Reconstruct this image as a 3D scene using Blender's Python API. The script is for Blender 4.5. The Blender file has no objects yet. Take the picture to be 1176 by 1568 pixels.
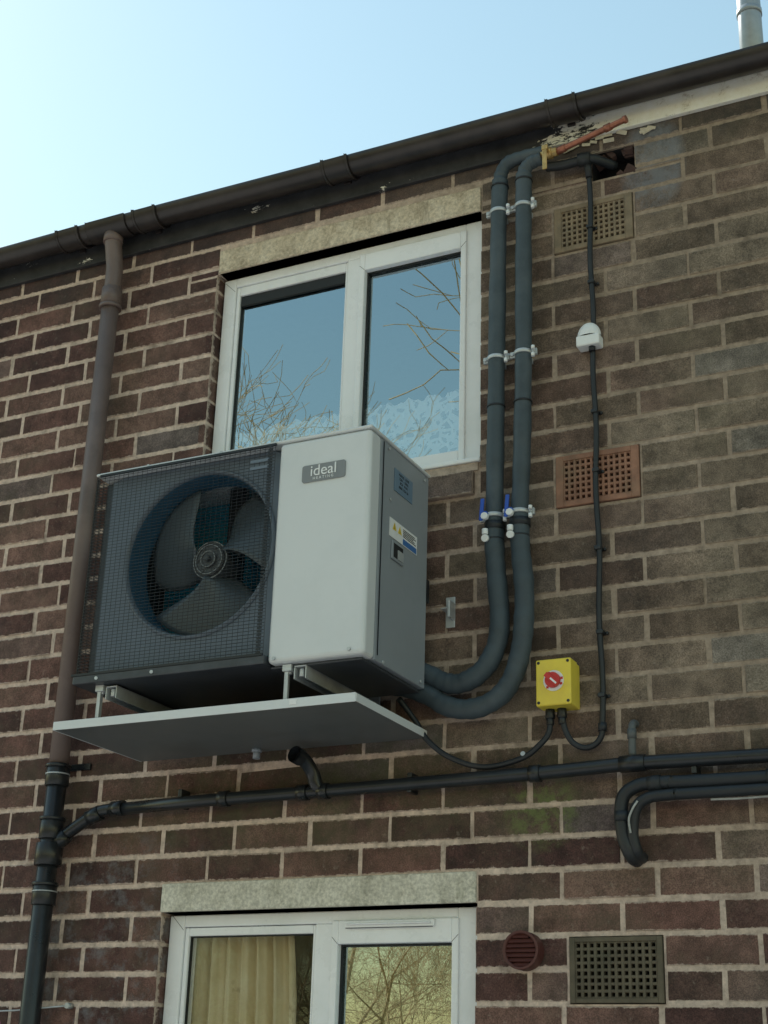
import bpy, math, random
from mathutils import Vector, Matrix
random.seed(7)
sc=bpy.context.scene
R=random.random
GZ=-1.6
# ------------------------------------------------------------------ helpers
class MB:
    def __init__(s): s.v=[];s.f=[];s.m=[];s.s=[]
    def face(s,idx,m=0,sm=False): s.f.append(idx);s.m.append(m);s.s.append(sm)
    def box(s,x0,x1,y0,y1,z0,z1,m=0,M=None):
        b=len(s.v)
        pts=[(x0,y0,z0),(x1,y0,z0),(x1,y1,z0),(x0,y1,z0),(x0,y0,z1),(x1,y0,z1),(x1,y1,z1),(x0,y1,z1)]
        if M is not None: pts=[tuple(M@Vector(p)) for p in pts]
        s.v+=pts
        for q in [(0,3,2,1),(4,5,6,7),(0,1,5,4),(1,2,6,5),(2,3,7,6),(3,0,4,7)]:
            s.face([b+i for i in q],m)
    def quad(s,a,b_,c,d,m=0):
        b=len(s.v); s.v+=[tuple(a),tuple(b_),tuple(c),tuple(d)]; s.face([b,b+1,b+2,b+3],m)
    def tube(s,path,r,n=12,m=0,cap=True,ir=None):
        P=[Vector(p) for p in path]; rs=r if isinstance(r,(list,tuple)) else [r]*len(P)
        T=[]
        for i in range(len(P)):
            a=P[max(0,i-1)];c=P[min(len(P)-1,i+1)]; T.append((c-a).normalized())
        up=Vector((0,0,1)) if abs(T[0].z)<0.9 else Vector((0,1,0))
        N=(up-T[0]*up.dot(T[0])).normalized(); rings=[]
        for i in range(len(P)):
            N=(N-T[i]*N.dot(T[i])).normalized(); B=T[i].cross(N)
            b=len(s.v)
            for k in range(n):
                a=2*math.pi*k/n
                s.v.append(tuple(P[i]+(N*math.cos(a)+B*math.sin(a))*rs[i]))
            rings.append(b)
        for i in range(len(P)-1):
            for k in range(n):
                k2=(k+1)%n
                s.face([rings[i]+k,rings[i]+k2,rings[i+1]+k2,rings[i+1]+k],m,True)
        if cap:
            s.face([rings[0]+k for k in range(n)][::-1],m); s.face([rings[-1]+k for k in range(n)],m)
    def cyl(s,p0,p1,r,n=16,m=0,r2=None): s.tube([p0,p1],[r,r if r2 is None else r2],n,m)
    def obj(s,name,mats,parent=None,bevel=0,seg=2,autosm=False):
        me=bpy.data.meshes.new(name); me.from_pydata(s.v,[],s.f)
        for mt in (mats if isinstance(mats,(list,tuple)) else [mats]): me.materials.append(mt)
        me.polygons.foreach_set('material_index',s.m); me.polygons.foreach_set('use_smooth',s.s)
        me.update()
        ob=bpy.data.objects.new(name,me); sc.collection.objects.link(ob)
        if parent: ob.parent=parent
        if bevel:
            b=ob.modifiers.new('b','BEVEL'); b.width=bevel; b.segments=seg; b.limit_method='ANGLE'; b.angle_limit=math.radians(50)
        return ob
def empty(name):
    e=bpy.data.objects.new(name,None); e.empty_display_size=.1; sc.collection.objects.link(e); return e
def smooth(pts,k=8):
    P=[Vector(p) for p in pts]; out=[]
    Q=[P[0]*2-P[1]]+P+[P[-1]*2-P[-2]]
    for i in range(1,len(Q)-2):
        a,b,c,d=Q[i-1:i+3]
        for j in range(k):
            t=j/k
            out.append(0.5*((2*b)+(c-a)*t+(2*a-5*b+4*c-d)*t*t+(3*b-a-3*c+d)*t**3))
    out.append(P[-1]); return out
# ------------------------------------------------------------------ materials
class NT:
    def __init__(s,name):
        s.mat=bpy.data.materials.new(name); s.mat.use_nodes=True; s.t=s.mat.node_tree; s.n=s.t.nodes
        s.b=s.n['Principled BSDF']; s.out=s.n['Material Output']
        s.tc=s.n.new('ShaderNodeTexCoord'); s.co=s.tc.outputs['Object']
    def L(s,a,b): s.t.links.new(a,b)
    def val(s,inp,v):
        if isinstance(v,bpy.types.NodeSocket): s.L(v,inp)
        else: inp.default_value=v
    def noise(s,scale,detail=4,rough=.6,co=None,dist=0,off=None):
        n=s.n.new('ShaderNodeTexNoise'); n.inputs['Scale'].default_value=scale; n.inputs['Detail'].default_value=detail
        n.inputs['Roughness'].default_value=rough; n.inputs['Distortion'].default_value=dist
        c=co or s.co
        if off is not None:
            m=s.n.new('ShaderNodeMapping'); m.inputs['Location'].default_value=off; s.L(c,m.inputs[0]); c=m.outputs[0]
        s.L(c,n.inputs['Vector']); return n.outputs['Fac']
    def mapped(s,scale=(1,1,1),loc=(0,0,0),rot=(0,0,0)):
        m=s.n.new('ShaderNodeMapping'); m.inputs['Scale'].default_value=scale; m.inputs['Location'].default_value=loc; m.inputs['Rotation'].default_value=rot
        s.L(s.co,m.inputs[0]); return m.outputs[0]
    def ramp(s,f,stops):
        r=s.n.new('ShaderNodeValToRGB'); e=r.color_ramp.elements
        while len(e)>len(stops): e.remove(e[-1])
        while len(e)<len(stops): e.new(1)
        for el,(p,c) in zip(e,stops):
            el.position=p; el.color=(c,c,c,1) if isinstance(c,(int,float)) else (*c,1)
        s.L(f,r.inputs[0]); return r.outputs[0]
    def rng(s,f,a,b,c=0,d=1):
        m=s.n.new('ShaderNodeMapRange'); s.L(f,m.inputs[0]); m.inputs[1].default_value=a; m.inputs[2].default_value=b; m.inputs[3].default_value=c; m.inputs[4].default_value=d; return m.outputs[0]
    def math(s,op,a,b=0,c=0,clamp=False):
        m=s.n.new('ShaderNodeMath'); m.operation=op; m.use_clamp=clamp
        s.val(m.inputs[0],a); s.val(m.inputs[1],b); s.val(m.inputs[2],c); return m.outputs[0]
    def mix(s,f,a,b,mode='MIX'):
        m=s.n.new('ShaderNodeMix'); m.data_type='RGBA'; m.blend_type=mode
        s.val(m.inputs[0],f)
        for i,v in((6,a),(7,b)):
            if isinstance(v,tuple): v=(*v,1) if len(v)==3 else v
            s.val(m.inputs[i],v)
        return m.outputs[2]
    def sep(s,v):
        m=s.n.new('ShaderNodeSeparateXYZ'); s.L(v,m.inputs[0]); return m.outputs
    def bump(s,h,strength=.3,dist=.01):
        b=s.n.new('ShaderNodeBump'); b.inputs['Strength'].default_value=strength; b.inputs['Distance'].default_value=dist
        s.L(h,b.inputs['Height']); s.L(b.outputs[0],s.b.inputs['Normal'])
    def col(s,c):
        if isinstance(c,tuple): s.b.inputs['Base Color'].default_value=(*c,1)
        else: s.L(c,s.b.inputs['Base Color'])
    def rough(s,r): s.val(s.b.inputs['Roughness'],r)
    def spec(s,v): s.b.inputs['Specular IOR Level'].default_value=v
    def blob(s,p,cx,cz,rx,rz,nscale,lo,hi,amp=1.0,off=(0,0,0)):
        dx=s.math('DIVIDE',s.math('SUBTRACT',p[0],cx),rx); dz=s.math('DIVIDE',s.math('SUBTRACT',p[2],cz),rz)
        al=s.math('SUBTRACT',1.0,s.math('ADD',s.math('MULTIPLY',dx,dx),s.math('MULTIPLY',dz,dz)),clamp=True)
        return s.math('MULTIPLY',s.math('MULTIPLY',al,amp,clamp=True),s.rng(s.noise(nscale,6,.75,off=off),lo,hi),clamp=True)
def simple(name,c,rough=.5,metal=0,var=.25,scale=25,bump=.08,spec=.5,dirt=None):
    t=NT(name); n=t.noise(scale,5,.65); lo=tuple(x*(1-var) for x in c); hi=tuple(min(1,x*(1+var)) for x in c)
    cc=t.ramp(n,[(.3,lo),(.7,hi)])
    if dirt:
        d=t.ramp(t.noise(4,6,.7,off=(3,1,7)),[(.5,0),(.68,1)]); cc=t.mix(t.math('MULTIPLY',d,.6),cc,dirt)
    t.col(cc); t.rough(t.math('ADD',t.math('MULTIPLY',n,.25),rough-.12)); t.b.inputs['Metallic'].default_value=metal; t.spec(spec)
    if bump: t.bump(t.noise(scale*6,3),bump,.002)
    return t.mat
def ZONE(t,p,off):
    # 0 = dark red brick with pale joints, 1 = weathered grey-brown with dull joints
    g=t.math('MULTIPLY_ADD',p[0],.42,1.36)
    g=t.math('ADD',g,t.rng(p[2],.55,1.2,-.75,0.0))
    return t.math('ADD',g,t.math('MULTIPLY_ADD',t.noise(.9,3,.6,off=off),1.5,-.75))
def brick_mat():
    t=NT('weathered_brick'); geo=t.n.new('ShaderNodeNewGeometry'); t.co=geo.outputs['Position']
    at=t.n.new('ShaderNodeAttribute'); at.attribute_name='bcol'; a=t.sep(at.outputs['Color'])
    uv=t.n.new('ShaderNodeUVMap'); uv.uv_map='UVMap'; u=t.sep(uv.outputs[0])
    p=t.sep(t.co)
    g=t.math('ADD',ZONE(t,p,(0,0,0)),t.math('MULTIPLY_ADD',a[1],.50,-.25),clamp=True)
    red=t.ramp(a[0],[(0,(.062,.031,.028)),(.35,(.094,.047,.040)),(.7,(.132,.069,.056)),(.92,(.165,.098,.078)),(1,(.110,.085,.085))])
    gry=t.ramp(a[0],[(0,(.112,.082,.060)),(.4,(.158,.122,.091)),(.75,(.194,.154,.116)),(1,(.170,.150,.130))])
    c=t.mix(g,red,gry)
    n1=t.noise(14,6,.7); c=t.mix(.85,c,t.mix(1,c,t.ramp(n1,[(.3,.5),(.7,1.55)]),'MULTIPLY'))
    n3=t.noise(4,5,.7,off=(2,7,4)); c=t.mix(.75,c,t.mix(1,c,t.ramp(n3,[(.35,.55),(.65,1.45)]),'MULTIPLY'))
    sp=t.noise(260,2,.6); c=t.mix(.6,c,t.mix(1,c,t.ramp(sp,[(.35,.45),(.65,1.6)]),'MULTIPLY'))
    pale=t.ramp(t.noise(45,5,.75,off=(5,2,1)),[(.58,0),(.70,1)]); c=t.mix(t.math('MULTIPLY',pale,.4),c,(.34,.285,.235))
    ol=t.ramp(t.noise(2.2,6,.75,off=(6,6,1)),[(.52,0),(.68,1)]); c=t.mix(t.math('MULTIPLY',ol,.32),c,(.118,.108,.068))
    soot=t.ramp(t.noise(1.7,6,.8,off=(3,9,12)),[(.52,0),(.70,1)]); c=t.mix(t.math('MULTIPLY',soot,.45),c,(.045,.040,.038))
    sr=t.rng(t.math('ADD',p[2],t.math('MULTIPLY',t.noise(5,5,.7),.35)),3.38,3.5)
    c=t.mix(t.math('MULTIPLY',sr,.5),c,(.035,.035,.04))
    c=t.mix(t.math('MULTIPLY',t.blob(p,-2.5,1.0,1.5,.30,6,.4,.62),.7),c,(.075,.082,.042))
    c=t.mix(t.math('MULTIPLY',t.blob(p,-1.66,.89,.14,.14,22,.42,.6,1.5),.8),c,(.14,.17,.06))
    c=t.mix(t.math('MULTIPLY',t.blob(p,-1.21,3.20,.13,.22,12,.35,.55,2.0),.6),c,(.22,.24,.27))
    c=t.mix(t.math('MULTIPLY',t.blob(p,-3.2,.45,.5,.5,9,.5,.65,1.6,(4,4,4)),.6),c,(.20,.20,.21))
    du=t.math('MULTIPLY',t.math('SUBTRACT',1,t.math('ABSOLUTE',u[0])),.144); dv=t.math('MULTIPLY',t.math('SUBTRACT',1,t.math('ABSOLUTE',u[1])),.044)
    e=t.math('MINIMUM',du,dv); e=t.math('ADD',e,t.math('MULTIPLY_ADD',t.noise(38,5,.75),-.024,.0098))
    c=t.mix(t.math('MULTIPLY',t.rng(e,0,.003,1,0),.75),c,MORT(t,p)); t.col(c)
    t.rough(.8); t.spec(.3)
    h=t.math('ADD',n1,t.math('MULTIPLY',sp,.35)); t.bump(h,.6,.004)
    return t.mat
def MORT(t,p):
    g=t.math('ADD',ZONE(t,p,(9,4,2)),0,clamp=True)
    c=t.mix(g,(.64,.51,.43),(.33,.26,.20))
    c=t.mix(.8,c,t.mix(1,c,t.ramp(t.noise(30,6,.75),[(.3,.55),(.7,1.35)]),'MULTIPLY'))
    d=t.ramp(t.noise(7,5,.7,off=(1,8,3)),[(.52,0),(.68,1)]); return t.mix(t.math('MULTIPLY',d,.6),c,(.135,.106,.082))
def mortar_mat():
    t=NT('lime_mortar'); geo=t.n.new('ShaderNodeNewGeometry'); t.co=geo.outputs['Position']; p=t.sep(t.co)
    t.col(MORT(t,p)); t.rough(.9); t.spec(.2); t.bump(t.noise(120,5,.7),.5,.004); return t.mat
M_brick=brick_mat(); M_mort=mortar_mat()
def stone_mat(nm,c0,c1,c2,dk):
    t=NT(nm); n=t.noise(9,6,.75); c=t.ramp(n,[(.3,c0),(.5,c1),(.72,c2)])
    sp=t.noise(90,4,.7); c=t.mix(.7,c,t.mix(1,c,t.ramp(sp,[(.35,.6),(.62,1.25)]),'MULTIPLY'))
    d=t.ramp(t.noise(1,5,.8,co=t.mapped((14,14,3))),[(.55,0),(.68,1)]); c=t.mix(t.math('MULTIPLY',d,.5),c,dk)
    t.col(c); t.rough(.85); t.bump(t.math('ADD',n,sp),.4,.004); return t.mat
M_stone=stone_mat('painted_concrete',(.36,.29,.20),(.61,.52,.39),(.72,.65,.53),(.19,.155,.11))
M_stone2=stone_mat('weathered_concrete',(.37,.35,.28),(.62,.59,.50),(.71,.68,.59),(.24,.24,.16))
M_upvc=simple('white_upvc',(.88,.89,.91),.28,var=.03,scale=5,bump=0,dirt=(.77,.79,.79))
M_gasket=simple('rubber_gasket',(.014,.016,.018),.6)
M_dark=simple('dark_interior',(.015,.015,.017),.9,bump=0)
M_room=simple('interior_wall',(.07,.065,.06),.9,bump=0)
def fascia_mat():
    t=NT('peeling_fascia_paint'); geo=t.n.new('ShaderNodeNewGeometry'); t.co=geo.outputs['Position']; p=t.sep(t.co)
    k=t.math('ADD',t.math('MULTIPLY',t.rng(p[0],-1.75,-1.20),.29),t.noise(1,7,.75,co=t.mapped((4,4,11))))
    m=t.ramp(k,[(.63,0),(.645,1)])
    dk=t.ramp(t.noise(12,5,.7),[(.3,(.017,.018,.020)),(.7,(.048,.047,.052))])
    wt=t.ramp(t.noise(18,6,.75),[(.28,(.35,.27,.18)),(.42,(.82,.78,.68)),(.7,(.90,.88,.83))])
    t.col(t.mix(m,dk,wt)); t.rough(.6); t.bump(t.math('MULTIPLY',m,-1),.6,.003); return t.mat
M_fascia=fascia_mat()
M_gutter=simple('brown_gutter_pvc',(.027,.0215,.0205),.34,var=.35,scale=8,dirt=(.058,.046,.042))
M_downtop=simple('brown_downpipe_pvc',(.165,.122,.112),.5,var=.15,scale=6,dirt=(.095,.070,.063))
M_blackpvc=simple('black_pvc',(.014,.017,.021),.30,var=.35,scale=10,dirt=(.034,.034,.036))
M_foam=simple('foam_insulation',(.048,.068,.083),.58,var=.22,scale=9,bump=.25,dirt=(.086,.108,.125))
M_foam2=simple('black_foam',(.015,.019,.024),.5,var=.2,scale=9,bump=.25,dirt=(.034,.034,.036))
M_galv=simple('galvanised_steel',(.52,.55,.57),.42,metal=.4,var=.15,scale=14,bump=.03)
M_tray=simple('tray_sheet_metal',(.120,.133,.137),.42,metal=.1,var=.06,scale=3,bump=.0,dirt=(.095,.103,.10))
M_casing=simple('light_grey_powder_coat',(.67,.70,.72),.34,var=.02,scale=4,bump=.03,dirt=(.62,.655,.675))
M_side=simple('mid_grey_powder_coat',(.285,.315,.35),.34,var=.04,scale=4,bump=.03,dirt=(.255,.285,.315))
M_slate=simple('dark_slate_panel',(.130,.165,.212),.4,var=.08,scale=5,bump=.02)
M_duct=simple('fan_duct_blue_lit',(.025,.085,.15),.4,var=.1,bump=0)  # blue cast of the light put into the duct wall colour
M_coild=simple('dark_coil_face',(.035,.043,.052),.5,var=.3,scale=40)
M_wire=simple('black_wire',(.010,.012,.016),.35,var=.1,bump=0)
M_blade=simple('fan_plastic',(.070,.093,.112),.34,var=.1,scale=5,bump=0)
M_hub=simple('fan_hub_plastic',(.05,.055,.06),.33,var=.1,bump=0)
M_ringm=simple('hub_ring_grey',(.22,.24,.25),.4,var=.1,bump=0)
def coil_mat():
    t=NT('blue_coil_fins_daylit'); w=t.n.new('ShaderNodeTexWave'); w.inputs['Scale'].default_value=60; t.L(t.co,w.inputs['Vector'])
    t.col(t.ramp(w.outputs['Fac'],[(.2,(.01,.14,.24)),(.8,(.03,.52,.80))])); t.rough(.35); return t.mat  # fin blue pushed brighter to stand for daylight through the fan
M_coil=coil_mat()
M_badge=simple('badge_grey',(.22,.235,.25),.4,var=.03,bump=0)
M_white=simple('white_plastic',(.82,.84,.85),.35,var=.03,bump=0)
M_label=simple('white_label',(.80,.81,.82),.5,var=.03,bump=0)
M_lblue=simple('blue_label_ink',(.05,.16,.42),.5,var=.1,bump=0)
M_lyel=simple('yellow_label_ink',(.75,.55,.05),.5,var=.1,bump=0)
M_ink=simple('black_ink',(.03,.03,.03),.5,var=.1,bump=0)
M_yellow=simple('yellow_plastic',(.84,.66,.07),.4,var=.05,scale=6,bump=0,dirt=(.66,.50,.09))
M_red=simple('red_plastic',(.60,.035,.03),.4,var=.08,bump=0)
M_blue=simple('blue_lever_plastic',(.02,.09,.48),.4,var=.1,bump=0)
M_brass=simple('brass',(.62,.42,.17),.4,metal=.75,var=.25,scale=30,bump=.05)
M_copper=simple('copper',(.40,.155,.10),.42,metal=.6,var=.35,scale=20,bump=.05)
M_grey=simple('grey_pvc',(.09,.10,.105),.5,var=.2)
M_terra=simple('terracotta_plastic',(.095,.030,.025),.55,var=.25,scale=12)
M_airb=simple('terracotta_air_brick',(.29,.15,.10),.85,var=.35,scale=14,bump=.3,dirt=(.17,.14,.09))
M_airb2=simple('buff_air_brick',(.25,.19,.125),.85,var=.35,scale=14,bump=.3,dirt=(.14,.13,.105))
M_airb3=simple('mossy_air_brick',(.115,.095,.065),.85,var=.35,scale=14,bump=.3,dirt=(.07,.075,.045))
M_tile=simple('roof_tile',(.12,.10,.09),.8,var=.3)
M_bark=simple('sunlit_bark',(.58,.41,.20),.9,var=.3,scale=4,bump=0)
M_fence=simple('palisade_steel',(.07,.08,.075),.6)
def ground_mat():
    t=NT('garden_grass'); n=t.noise(.6,6,.7); c=t.ramp(n,[(.35,(.10,.11,.045)),(.6,(.17,.16,.08)),(.75,(.26,.21,.14))])
    t.col(c); t.rough(.95); t.bump(t.noise(12,6),.6,.05); return t.mat
def glass_mat(nm,K):
    t=NT(nm); g=t.n.new('ShaderNodeBsdfGlossy'); g.inputs['Roughness'].default_value=.0; g.inputs['Color'].default_value=(.76,.93,1,1)
    tr=t.n.new('ShaderNodeBsdfTransparent'); tr.inputs['Color'].default_value=(.95,.98,.99,1)
    fr=t.n.new('ShaderNodeLayerWeight'); fr.inputs['Blend'].default_value=.25
    k=t.math('MULTIPLY_ADD',fr.outputs['Fresnel'],.6,K,clamp=True)
    m=t.n.new('ShaderNodeMixShader'); t.L(k,m.inputs[0]); t.L(tr.outputs[0],m.inputs[1]); t.L(g.outputs[0],m.inputs[2]); t.L(m.outputs[0],t.out.inputs['Surface'])
    b=t.n.new('ShaderNodeBump'); b.inputs['Strength'].default_value=.03; b.inputs['Distance'].default_value=.01
    t.L(t.noise(3,1),b.inputs['Height']); t.L(b.outputs[0],g.inputs['Normal'])
    return t.mat
M_glass=glass_mat('window_glass',.47); M_glass_b=glass_mat('low_reflection_glass',.06)  # second is the same glass, reflection cut to imitate mirroring dark surroundings
def lace_mat():
    t=NT('lace'); geo=t.n.new('ShaderNodeNewGeometry'); t.co=geo.outputs['Position']
    v=t.n.new('ShaderNodeTexVoronoi'); v.feature='DISTANCE_TO_EDGE'; v.inputs['Scale'].default_value=26; t.L(t.mapped((1,0.2,1)),v.inputs['Vector'])
    n=t.noise(24,3,.7)
    k=t.math('MAXIMUM',t.ramp(v.outputs['Distance'],[(.12,1),(.18,0)]),t.ramp(n,[(.49,0),(.52,1)]))
    k=t.math('MULTIPLY_ADD',k,.60,.40)
    df=t.n.new('ShaderNodeBsdfDiffuse'); df.inputs['Color'].default_value=(.97,.98,.99,1)
    tr=t.n.new('ShaderNodeBsdfTransparent'); m=t.n.new('ShaderNodeMixShader')
    t.L(k,m.inputs[0]); t.L(tr.outputs[0],m.inputs[1]); t.L(df.outputs[0],m.inputs[2]); t.L(m.outputs[0],t.out.inputs['Surface']); return t.mat
M_lace=lace_mat()
def curt_mat():
    t=NT('yellow_curtain_fabric'); c=t.ramp(t.noise(7,4,.6),[(.4,(.62,.50,.29)),(.62,(.70,.59,.38)),(.72,(.35,.25,.12))]); t.col(c); t.rough(.9); return t.mat
M_curt=curt_mat()
# ------------------------------------------------------------------ building
bld=empty('brick_building')
X0,X1=-9.0,4.5
UW=(-3.055,-1.885,2.135,3.178); LW=(-3.070,-1.885,-.45,.612)
HOLE=(-1.435,-1.283,3.190,3.310)
A1=(-1.590,-1.288,2.910,3.104); A2=(-1.597,-1.297,1.910,2.104); A3=(-1.575,-1.280,.306,.502)
cut=[UW,LW,HOLE,A1,A2,A3]
E=.007
mcut=[(c[0]-E,c[1]+E,c[2],c[3]) if c in (UW,LW,HOLE) else c for c in cut]
xs=sorted({X0,X1}|{c[0] for c in mcut}|{c[1] for c in mcut}); zs=sorted({GZ,3.52}|{c[2] for c in mcut}|{c[3] for c in mcut})
mb=MB()
for i in range(len(xs)-1):
    for j in range(len(zs)-1):
        cx=(xs[i]+xs[i+1])/2; cz=(zs[j]+zs[j+1])/2
        if any(c[0]<cx<c[1] and c[2]<cz<c[3] for c in mcut): continue
        mb.quad((xs[i],.003,zs[j]),(xs[i+1],.003,zs[j]),(xs[i+1],.003,zs[j+1]),(xs[i],.003,zs[j+1]))
for c in mcut:
    a,b,z0,z1=c; D=.13 if z1-z0>.5 else .10
    mb.quad((a,.003,z0),(a,D,z0),(a,D,z1),(a,.003,z1)); mb.quad((b,.003,z0),(b,.003,z1),(b,D,z1),(b,D,z0))
    mb.quad((a,.003,z1),(a,D,z1),(b,D,z1),(b,.003,z1)); mb.quad((a,.003,z0),(b,.003,z0),(b,D,z0),(a,D,z0))
mb.obj('mortar_wall_face',M_mort,bld)
block=[(-3.055,-1.879,3.172,3.285),(-3.078,-1.879,.608,.712)]+cut
block[2]=(UW[0]-.004,UW[1]+.004,2.005,3.178)
def sub(r,c):
    a,b,z0,z1=r; ca,cb,c0,c1=c
    if a>=cb or b<=ca or z0>=c1 or z1<=c0: return [r]
    out=[]
    if c0-z0>.03: out.append((a,b,z0,c0-.006))
    if z1-c1>.03: out.append((a,b,c1+.006,z1))
    zz0,zz1=max(z0,c0) if c0-z0>.03 else z0, min(z1,c1) if z1-c1>.03 else z1
    if ca-a>.03: out.append((a,ca-.001,zz0,zz1))
    if b-cb>.03: out.append((cb+.001,b,zz0,zz1))
    return out
def snap(r):
    a,b,z0,z1=r
    for c in block:
        if not (c[2]<(z0+z1)/2<c[3]): continue
        g=.006 if c[1]-c[0]<.4 else .001
        if -.001<=c[0]-b<.05: b=c[0]-g
        if -.001<=a-c[1]<.05: a=c[1]+g
    return (a,b,z0,z1)
V=[];F=[];UVs=[];COL=[]
def add_brick(a,b,z0,z1,deep=.02,y=None):
    j=lambda s:(R()-.5)*s
    y=j(.005) if y is None else y
    base=len(V); e=.0035
    fr=[(a+e+j(.003),y+j(.0015),z0+e+j(.0025)),(b-e+j(.003),y+j(.0015),z0+e+j(.0025)),(b-e+j(.003),y+j(.0015),z1-e+j(.0025)),(a+e+j(.003),y+j(.0015),z1-e+j(.0025))]
    md=[(a+j(.002),y+.004,z0+j(.002)),(b+j(.002),y+.004,z0+j(.002)),(b+j(.002),y+.004,z1+j(.002)),(a+j(.002),y+.004,z1+j(.002))]
    bk=[(p[0],deep,p[2]) for p in md]
    V.extend(fr+md+bk)
    k=.93
    uf=[(-k,-k),(k,-k),(k,k),(-k,k)]; um=[(-1,-1),(1,-1),(1,1),(-1,1)]; ub=[(-.8,-.8),(.8,-.8),(.8,.8),(-.8,.8)]
    allu=uf+um+ub
    fs=[(0,1,2,3)]
    for q in range(4):
        q2=(q+1)%4; fs.append((q+4,q2+4,q2,q)); fs.append((q+8,q2+8,q2+4,q+4))
    col=(R(),R(),R(),1)
    for f in fs:
        F.append([base+i for i in f])
        for i in f: UVs.append(allu[i]); COL.append(col)
j0=int((GZ-.007)/.1)-1
for j in range(j0,34):
    z=j*.1+.007
    if z+.1>3.50: continue
    off=-2.495 if j%2==0 else -2.300
    i0=int((X0-off)/.3)-1
    for i in range(i0,int((X1-off)/.3)+1):
        a=off+i*.3+.0062+(R()-.5)*.006; b=off+(i+1)*.3-.0062+(R()-.5)*.006
        a=max(a,X0);b=min(b,X1)
        if b-a<.03: continue
        rs=[(a,b,z+.0062,z+.0938)]
        for c in block: rs=[q for r in rs for q in sub(r,c)]
        for r in rs:
            r=snap(r); deep=.02
            for c in (UW,LW,HOLE):
                if c[2]-.02<(r[2]+r[3])/2<c[3]+.02 and (abs(r[1]-c[0])<.014 or abs(r[0]-c[1])<.014): deep=.10
            add_brick(*r,deep=deep)
a=-3.06
while a<-1.90:
    b=min(a+.228,-1.886); add_brick(a+.005,b-.005,2.012,2.098,.05,-.022); a+=.2345
me=bpy.data.meshes.new('brickwork'); me.from_pydata(V,[],F); uvl=me.uv_layers.new(name='UVMap')
uvl.data.foreach_set('uv',[c for q in UVs for c in q])
ca=me.color_attributes.new('bcol','FLOAT_COLOR','CORNER'); ca.data.foreach_set('color',[c for q in COL for c in q])
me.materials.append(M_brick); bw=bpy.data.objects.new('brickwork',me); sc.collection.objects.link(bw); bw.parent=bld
mb=MB()
mb.quad((X0,.13,GZ),(X0,9,GZ),(X0,9,3.5),(X0,.13,3.5)); mb.quad((X1,.13,GZ),(X1,.13,3.5),(X1,9,3.5),(X1,9,GZ))
mb.quad((X0,9,GZ),(X1,9,GZ),(X1,9,3.5),(X0,9,3.5)); mb.quad((X0,.13,3.45),(X1,.13,3.45),(X1,9,3.45),(X0,9,3.45))
mb.quad((X0,.004,GZ),(X0,.13,GZ),(X0,.13,3.5),(X0,.004,3.5)); mb.quad((X1,.004,GZ),(X1,.004,3.5),(X1,.13,3.5),(X1,.13,GZ))
mb.obj('outer_shell',M_mort,bld)
mb=MB(); e=X0-.1;g=X1+.1
mb.quad((e,-.03,3.53),(g,-.03,3.53),(g,4.5,5.1),(e,4.5,5.1)); mb.quad((g,9.1,3.53),(e,9.1,3.53),(e,4.5,5.1),(g,4.5,5.1))
mb.quad((e,-.03,3.50),(e,4.5,5.07),(g,4.5,5.07),(g,-.03,3.50)); mb.quad((e,-.03,3.50),(g,-.03,3.50),(g,-.03,3.53),(e,-.03,3.53))
for xx in(X0,X1):
    b=len(mb.v); mb.v+=[(xx,.0,3.5),(xx,9,3.5),(xx,4.5,5.06)]; mb.face([b,b+1,b+2])
mb.obj('pitched_roof',M_tile,bld)
mb=MB(); mb.box(X0,X1,-.022,-.001,3.372,3.502); mb.obj('fascia_board',M_fascia,bld,.003)
mb=MB(); mb.box(-3.052,-1.881,-.006,.10,3.178,3.284); mb.obj('window_lintel',M_stone,bld,.004)
mb=MB(); mb.box(-3.076,-1.881,-.008,.10,.612,.709); mb.obj('door_lintel',M_stone2,bld,.004)
mb=MB(); mb.box(UW[0],UW[1],-.004,.13,2.104,2.134); mb.obj('sill_bed',M_mort,bld)
mb=MB()
for (z0,z1) in((-1.5,1.2),(1.3,3.44)):
    mb.quad((-4.5,2.6,z0),(-.5,2.6,z0),(-.5,2.6,z1),(-4.5,2.6,z1)); mb.quad((-4.5,.131,z0),(-.5,.131,z0),(-.5,2.6,z0),(-4.5,2.6,z0))
    mb.quad((-4.5,.131,z1),(-.5,.131,z1),(-.5,2.6,z1),(-4.5,2.6,z1)); mb.quad((-4.5,.131,z0),(-4.5,2.6,z0),(-4.5,2.6,z1),(-4.5,.131,z1))
    mb.quad((-.5,.131,z0),(-.5,2.6,z0),(-.5,2.6,z1),(-.5,.131,z1))
mb.obj('room_interiors',M_room,bld)
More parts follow.
